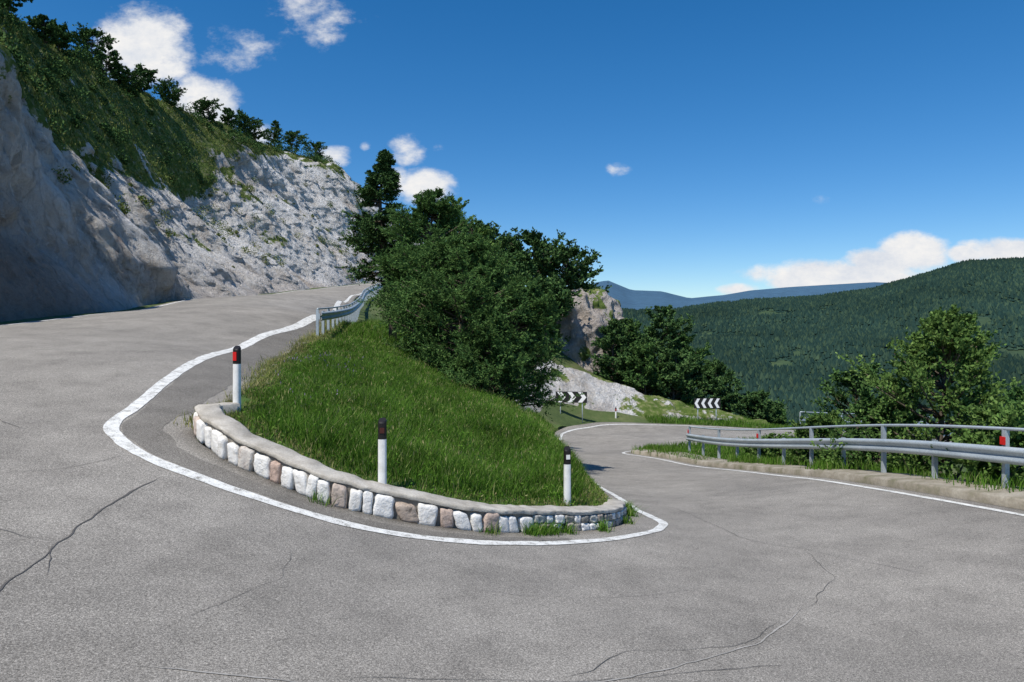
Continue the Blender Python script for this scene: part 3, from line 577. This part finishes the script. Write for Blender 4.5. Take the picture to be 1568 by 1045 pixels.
# ---------------------------------------------------------------- guardrails
def guardrail(C,side,tall=True,zoff=.2,step=1.8,H=1.05,name='guardrail',first_tall=0,refl=(),sm=13):
    e=empty(name);C=resample(np.asarray(C,float),.3);N=normals2(C)*side;zf=G(C[:,0],C[:,1])+zoff
    pd=sm//2;zp=np.r_[zf[0]+(zf[0]-zf[1:pd+1])[::-1],zf,zf[-1]+(zf[-1]-zf[-pd-1:-1])[::-1]]
    zs=np.convolve(zp,np.ones(sm)/sm,'valid')
    pr=[(0,.46),(-.05,.50),(-.055,.55),(0,.595),(0,.625),(-.055,.67),(-.05,.72),(0,.76)]
    pr=pr+[(o+.006,h) for o,h in pr[::-1]]
    V=np.stack([np.c_[C+N*o,zs+h] for o,h in pr],1);nc=len(pr);F=[]
    for i in range(len(C)-1):
        for j in range(nc):
            k=(j+1)%nc;F.append([i*nc+j,i*nc+k,(i+1)*nc+k,(i+1)*nc+j])
    mesh('w_beam',V.reshape(-1,3),np.array(F),GALV,True,e)
    a=Acc();b=Acc();i=0;kk=first_tall;m_=int(step/.3)
    while i<len(C):
        c=C[i]+N[i]*.1;t=np.array([N[i][1],-N[i][0]]);h=H if (tall and kk%2==0) else .78
        for o in(-.03,.03):
            V,F=boxVF([c[0]+t[0]*o,c[1]+t[1]*o,zs[i]+h/2-.2],[t[0]*.006,t[1]*.006,0],[N[i][0]*.045,N[i][1]*.045,0],[0,0,h/2+.2]);a.add(V,F)
        V,F=boxVF([c[0]-N[i][0]*.04,c[1]-N[i][1]*.04,zs[i]+h/2-.2],[t[0]*.03,t[1]*.03,0],[N[i][0]*.005,N[i][1]*.005,0],[0,0,h/2+.199]);a.add(V,F)
        V,F=boxVF([C[i][0]+N[i][0]*.035,C[i][1]+N[i][1]*.035,zs[i]+.61],[t[0]*.05,t[1]*.05,0],[N[i][0]*.025,N[i][1]*.025,0],[0,0,.1]);a.add(V,F)
        if kk in refl:
            V,F=boxVF([c[0]-N[i][0]*.06,c[1]-N[i][1]*.06,zs[i]+.86],[t[0]*.05,t[1]*.05,0],[N[i][0]*.012,N[i][1]*.012,0],[0,0,.07]);b.add(V,F)
        kk+=1;i+=m_
    a.build('posts',GALV,False,e)
    if b.n:b.build('reflectors',RED,False,e)
    if tall:
        P=np.c_[C+N*.1,zs+H+.02];a=Acc();a.add(*tube(P,.03,8));a.build('handrail',GALV,True,e)
    return e
railL=catmull([(7.75,30.2),(8.0,26),(8.35,21),(8.45,17),(8.65,12.6),(9.3,9),(9.9,5),(9.9,2),(9,-2)],8)[:-1]
guardrail(railL[:,:2],1,True,.2,1.8,1.05,refl=(0,4,10),sm=25)
upr=catmull([(-6.45,23),(-6.75,27),(-7.4,32),(-8.8,40),(-10.7,51),(-12.1,65)],8)
guardrail(upr,1,True,.15,.9,.85,sm=51)
guardrail(catmull([(17.2,39.2),(20,40.6),(24,42.2),(32,45.2)],6),-1,True,.1,1.8,1.05)
guardrail(catmull([(21,49.6),(24,50.4),(30,52.8),(40,56.6)],6),1,True,.1,1.8,1.1)

# ---------------------------------------------------------------- chevron signs
def chevron(x,y,z,yaw,dirn,W=2.1,Hh=.75,n=4):
    e=empty('chevron_sign');c,s_=math.cos(yaw),math.sin(yaw);tx=np.array([c,s_,0]);nx=np.array([s_,-c,0])
    V,F=boxVF([x,y,z],tx*W/2,nx*.02,[0,0,Hh/2]);mesh('panel',V,F,SBLACK,False,e)
    a=Acc();p=W/n
    for i in range(n):
        for sg in(-1,1):
            x0=-W/2+p*i+p*.12;q=[(0,Hh/2*.93*sg),(p*.42,Hh/2*.93*sg),(p*.82,0),(p*.40,0)]
            V=[np.array([x,y,z])+tx*((x0+u)*dirn)+nx*.025+np.array([0,0,v]) for u,v in q]
            a.add(V,np.array([[0,1,2,3]] if sg*dirn<0 else [[3,2,1,0]]))
    a.build('chevrons',SWHITE,False,e);a=Acc()
    for o in(-.35,.35):
        b_=np.array([x,y,z])+tx*W*o-nx*.06;a.add(*tube([b_-[0,0,1.9],b_+[0,0,Hh*.45]],.035,8))
    a.build('poles',GALV,True,e)
chevron(4.0,46.0,-2.25,-.12,1,2.1,.75,3);chevron(13.9,48.6,-2.95,.05,-1,1.9,.72,4)

# ---------------------------------------------------------------- valley and mountains
E1=([-2,0,.11,.235,.35,.45,.53,.59,.666,.75,2],[.03,.03,.03,.028,.043,.050,.060,.078,.101,.104,.11])
E2=([-2,0,.09,.14,.175,.22,.26,.31,.35,.4,.53,.7,2],[.05,.05,.058,.068,.053,.052,.042,.046,.053,.057,.065,.06,.06])
def valley(x,y):
    t=x/y;e=np.interp(t,*E1);zr=2.5+e*1100-9;nz=fbm(x*.006,y*.006,0,4)
    z0=np.interp(y,[100,300,470],[-27,-72,-66]);k=np.clip((y-470)/630,0,1);k=k*k*(3-2*k)*.35+k*.65
    z=np.where(y<470,z0,-66+(zr+66)*k);z=np.where(y>1100,zr-(y-1100)*.09,z)
    return z+nz*30*np.clip((y-150)/400,0,1)*np.clip(np.abs(1100-y)/300,.12,1)
ts=np.linspace(-1.6,1.6,420);yv=np.concatenate([np.linspace(112,1100,150),np.linspace(1110,1900,30)])
TT,YV=np.meshgrid(ts,yv);XV=TT*YV
mesh('valley_hills',np.dstack([XV,YV,valley(XV,YV)]).reshape(-1,3),gridF(len(yv),len(ts)),m_simple('valley_forest_floor',[(.025,.045,.028),(.038,.07,.032),(.085,.12,.045)],.01,fine=.2,bd=1.))
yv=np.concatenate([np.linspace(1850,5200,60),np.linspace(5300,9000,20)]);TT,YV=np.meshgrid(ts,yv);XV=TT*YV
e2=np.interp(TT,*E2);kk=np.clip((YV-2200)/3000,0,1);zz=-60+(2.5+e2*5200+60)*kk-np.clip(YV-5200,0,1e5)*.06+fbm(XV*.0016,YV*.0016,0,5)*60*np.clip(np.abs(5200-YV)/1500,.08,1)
mesh('distant_mountains',np.dstack([XV,YV,zz]).reshape(-1,3),gridF(len(yv),len(ts)),m_simple('haze_tinted_forest',[(.040,.092,.15),(.05,.112,.175)],.001,fine=.02,bs=.2,bd=5))  # blue of distance haze is put into the base colour
def conetemplate(sides,tiers,jit,wr=.24):
    V=[];F=[]
    for k in range(tiers):
        z0=.08+k*.86/tiers*.9;z1=min(1,z0+.95/tiers*1.15);r=wr*(1-k/tiers*.82);b=len(V)
        for j in range(sides):
            a=2*np.pi*(j+.5*k)/sides;rr=r*(1+jit*rng.uniform(-1,1));V.append([math.cos(a)*rr,math.sin(a)*rr,z0+rng.uniform(-.03,.03)])
        V.append([0,0,z1 if k<tiers-1 else 1.])
        for j in range(sides):F.append([b+j,b+(j+1)%sides,b+sides])
    return np.array(V),np.array(F)
def forest(name,P,H,mat,temps,wide=1.):
    A=Acc();ch=rng.integers(0,len(temps),len(P))
    for k,(tv,tf) in enumerate(temps):
        q=np.where(ch==k)[0];a=rng.random(len(q))*6.28;h=H[q];wd=h*wide*rng.uniform(.8,1.3,len(q))
        c,s_=np.cos(a)[:,None],np.sin(a)[:,None]
        V=np.stack([P[q,0:1]+(tv[None,:,0]*c-tv[None,:,1]*s_)*wd[:,None],P[q,1:2]+(tv[None,:,0]*s_+tv[None,:,1]*c)*wd[:,None],P[q,2:3]+tv[None,:,2]*h[:,None]],2)
        A.add(V.reshape(-1,3),None,(tf[None]+np.arange(len(q))[:,None,None]*len(tv)).reshape(-1,3))
    return A.build(name,mat,False)
tm=[conetemplate(5,2,.35,.3) for _ in range(8)]
n=95000;t=rng.uniform(.0,.88,n);y=np.sqrt(rng.uniform(330**2,1160**2,n));x=t*y;k=(vnoise(x*.02,y*.02)+.5*vnoise(x*.05,y*.05)>-.8);x,y=x[k],y[k]
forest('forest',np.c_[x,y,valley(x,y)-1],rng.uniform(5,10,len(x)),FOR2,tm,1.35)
def clumptree(nl=150):
    h=rng.random(nl)**.8;r=.3*(1-h)**.7*rng.random(nl)**.4+.01;a=rng.random(nl)*6.28
    C=np.c_[np.cos(a)*r,np.sin(a)*r,.06+h*.92];V,Fq=leaves(C,np.c_[np.cos(a),np.sin(a),rng.normal(.1,.3,nl)],rng.uniform(.08,.14,nl),.06)
    return V,np.vstack([Fq[:,[0,1,2]],Fq[:,[0,2,3]]])
tn=[clumptree() for _ in range(6)]
n=3000;x=rng.uniform(10,300,n);y=rng.uniform(64,340,n);k=(x/y>.1)&(x/y<1.0)&~((y<112)&(distpts(x,y,edgepts)<6));x,y=x[k],y[k]
zz=np.where(y<125,terr(x,np.minimum(y,131)),valley(x,y));k=zz<-8;x,y,zz=x[k],y[k],zz[k]
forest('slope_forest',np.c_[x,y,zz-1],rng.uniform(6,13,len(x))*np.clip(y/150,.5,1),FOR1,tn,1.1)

# ---------------------------------------------------------------- light, sky
S=Vector((-.31,-.40,.85)).normalized()
sd=bpy.data.lights.new('sun','SUN');sd.energy=5.0;sd.angle=math.radians(.5);sd.color=(1,.95,.87)
so=bpy.data.objects.new('sun',sd);scn.collection.objects.link(so);so.rotation_euler=S.to_track_quat('Z','Y').to_euler()
w=bpy.data.worlds.new('World');scn.world=w;w.use_nodes=True;t=w.node_tree;t.nodes.clear();nd=t.nodes.new;lk=t.links.new
out=nd('ShaderNodeOutputWorld');bg=nd('ShaderNodeBackground');bg.inputs[1].default_value=.12;lk(bg.outputs[0],out.inputs[0])
sky=nd('ShaderNodeTexSky');sky.sky_type='NISHITA';sky.sun_disc=False;sky.sun_elevation=math.asin(S.z);sky.sun_rotation=math.atan2(S.x,S.y);sky.altitude=1200;sky.air_density=1.0;sky.dust_density=.3;sky.ozone_density=3
tc=nd('ShaderNodeTexCoord');sep=nd('ShaderNodeSeparateXYZ');lk(tc.outputs['Generated'],sep.inputs[0])
def M(op,a,b=0.,c=0.,cl=False):
    m=nd('ShaderNodeMath');m.operation=op;m.use_clamp=cl
    for i,q in enumerate((a,b,c)):
        if isinstance(q,(int,float)):m.inputs[i].default_value=q
        else:lk(q,m.inputs[i])
    return m.outputs[0]
yy_=M('MAXIMUM',sep.outputs[1],.05);tx=M('DIVIDE',sep.outputs[0],yy_);tw_=M('DIVIDE',sep.outputs[2],yy_)
cmb=nd('ShaderNodeCombineXYZ');lk(tx,cmb.inputs[0]);lk(M('MULTIPLY',tw_,1.5),cmb.inputs[1])
def wn(sc,det,r=.6):
    n_=nd('ShaderNodeTexNoise');n_.inputs['Scale'].default_value=sc;n_.inputs['Detail'].default_value=det;n_.inputs['Roughness'].default_value=r;lk(cmb.outputs[0],n_.inputs['Vector']);return n_.outputs['Fac']
n1=wn(20,7,.62);n2=wn(9,6,.7)
cl=[(220,70,80,62,1.1),(175,95,30,30,.9),(255,105,38,28,.95),(316,168,54,50,1.15),(290,140,30,30,.95),(360,75,62,38,.6),(480,25,75,46,.5),(510,60,40,25,.4),(555,30,25,20,.3),(625,230,32,26,.65),(670,225,14,10,.35),(650,285,50,28,1.05),(605,275,28,20,.9),(948,260,20,12,.5),(1256,306,18,9,.3),(1290,420,140,24,1.35),(1400,388,60,32,1.4),(1350,405,66,26,1.4),(1215,432,44,13,1.25),(1480,388,40,15,1.25),(1545,383,90,20,1.25),(1130,443,34,10,1.1),(508,240,32,20,.95),(395,210,26,24,.9),(1540,280,30,14,.25),(560,225,10,8,.35)]
acc=None
for u,v,rx,ry,op in cl:
    a=M('MULTIPLY',M('SUBTRACT',tx,(u-784)/1045),1045/rx/1.25);b=M('MULTIPLY',M('SUBTRACT',tw_,(500-v)/1045),1045/ry/1.25)
    d=M('ADD',M('MULTIPLY',a,a),M('MULTIPLY',b,b));f=M('MULTIPLY',M('SUBTRACT',1.,d,0,True),op);acc=f if acc is None else M('MAXIMUM',acc,f)
den=M('ADD',acc,M('MULTIPLY',M('SUBTRACT',n1,.5),1.5));den=M('ADD',den,M('MULTIPLY',M('SUBTRACT',n2,.5),.8))
mr=nd('ShaderNodeMapRange');mr.interpolation_type='SMOOTHSTEP';lk(den,mr.inputs[0]);mr.inputs[1].default_value=.22;mr.inputs[2].default_value=1.0
mask=M('MULTIPLY',mr.outputs[0],M('MULTIPLY',acc,3.5,0,True));mask=M('MULTIPLY',mask,M('GREATER_THAN',sep.outputs[1],.1))
cr_=nd('ShaderNodeValToRGB');cr_.color_ramp.elements[0].color=(5.6,6.0,6.7,1);cr_.color_ramp.elements[1].color=(7.6,7.5,7.4,1);lk(n2,cr_.inputs[0]);cr_.color_ramp.elements[0].position=.35;cr_.color_ramp.elements[1].position=.6
hs=nd('ShaderNodeHueSaturation');hs.inputs['Saturation'].default_value=1.36;hs.inputs['Value'].default_value=1.1;lk(sky.outputs[0],hs.inputs['Color'])
el=nd('ShaderNodeValToRGB');el.color_ramp.elements[0].color=(.80,.86,.93,1);el.color_ramp.elements[0].position=.0;el.color_ramp.elements[1].color=(1,1,1,1);el.color_ramp.elements[1].position=.35;lk(sep.outputs[2],el.inputs[0])
tm_=nd('ShaderNodeMix');tm_.data_type='RGBA';tm_.blend_type='MULTIPLY';tm_.inputs[0].default_value=1;lk(hs.outputs[0],tm_.inputs[6]);lk(el.outputs[0],tm_.inputs[7])
mx=nd('ShaderNodeMix');mx.data_type='RGBA';lk(mask,mx.inputs[0]);lk(tm_.outputs[2],mx.inputs[6]);lk(cr_.outputs[0],mx.inputs[7]);lk(mx.outputs[2],bg.inputs[0])

# ---------------------------------------------------------------- camera
cd=bpy.data.cameras.new('camera');co=bpy.data.objects.new('camera',cd);scn.collection.objects.link(co)
cd.sensor_width=36;cd.lens=24;cd.shift_y=-.014;cd.clip_start=.1;cd.clip_end=20000
co.location=(0,0,2.5);co.rotation_euler=(math.radians(90),0,0);scn.camera=co
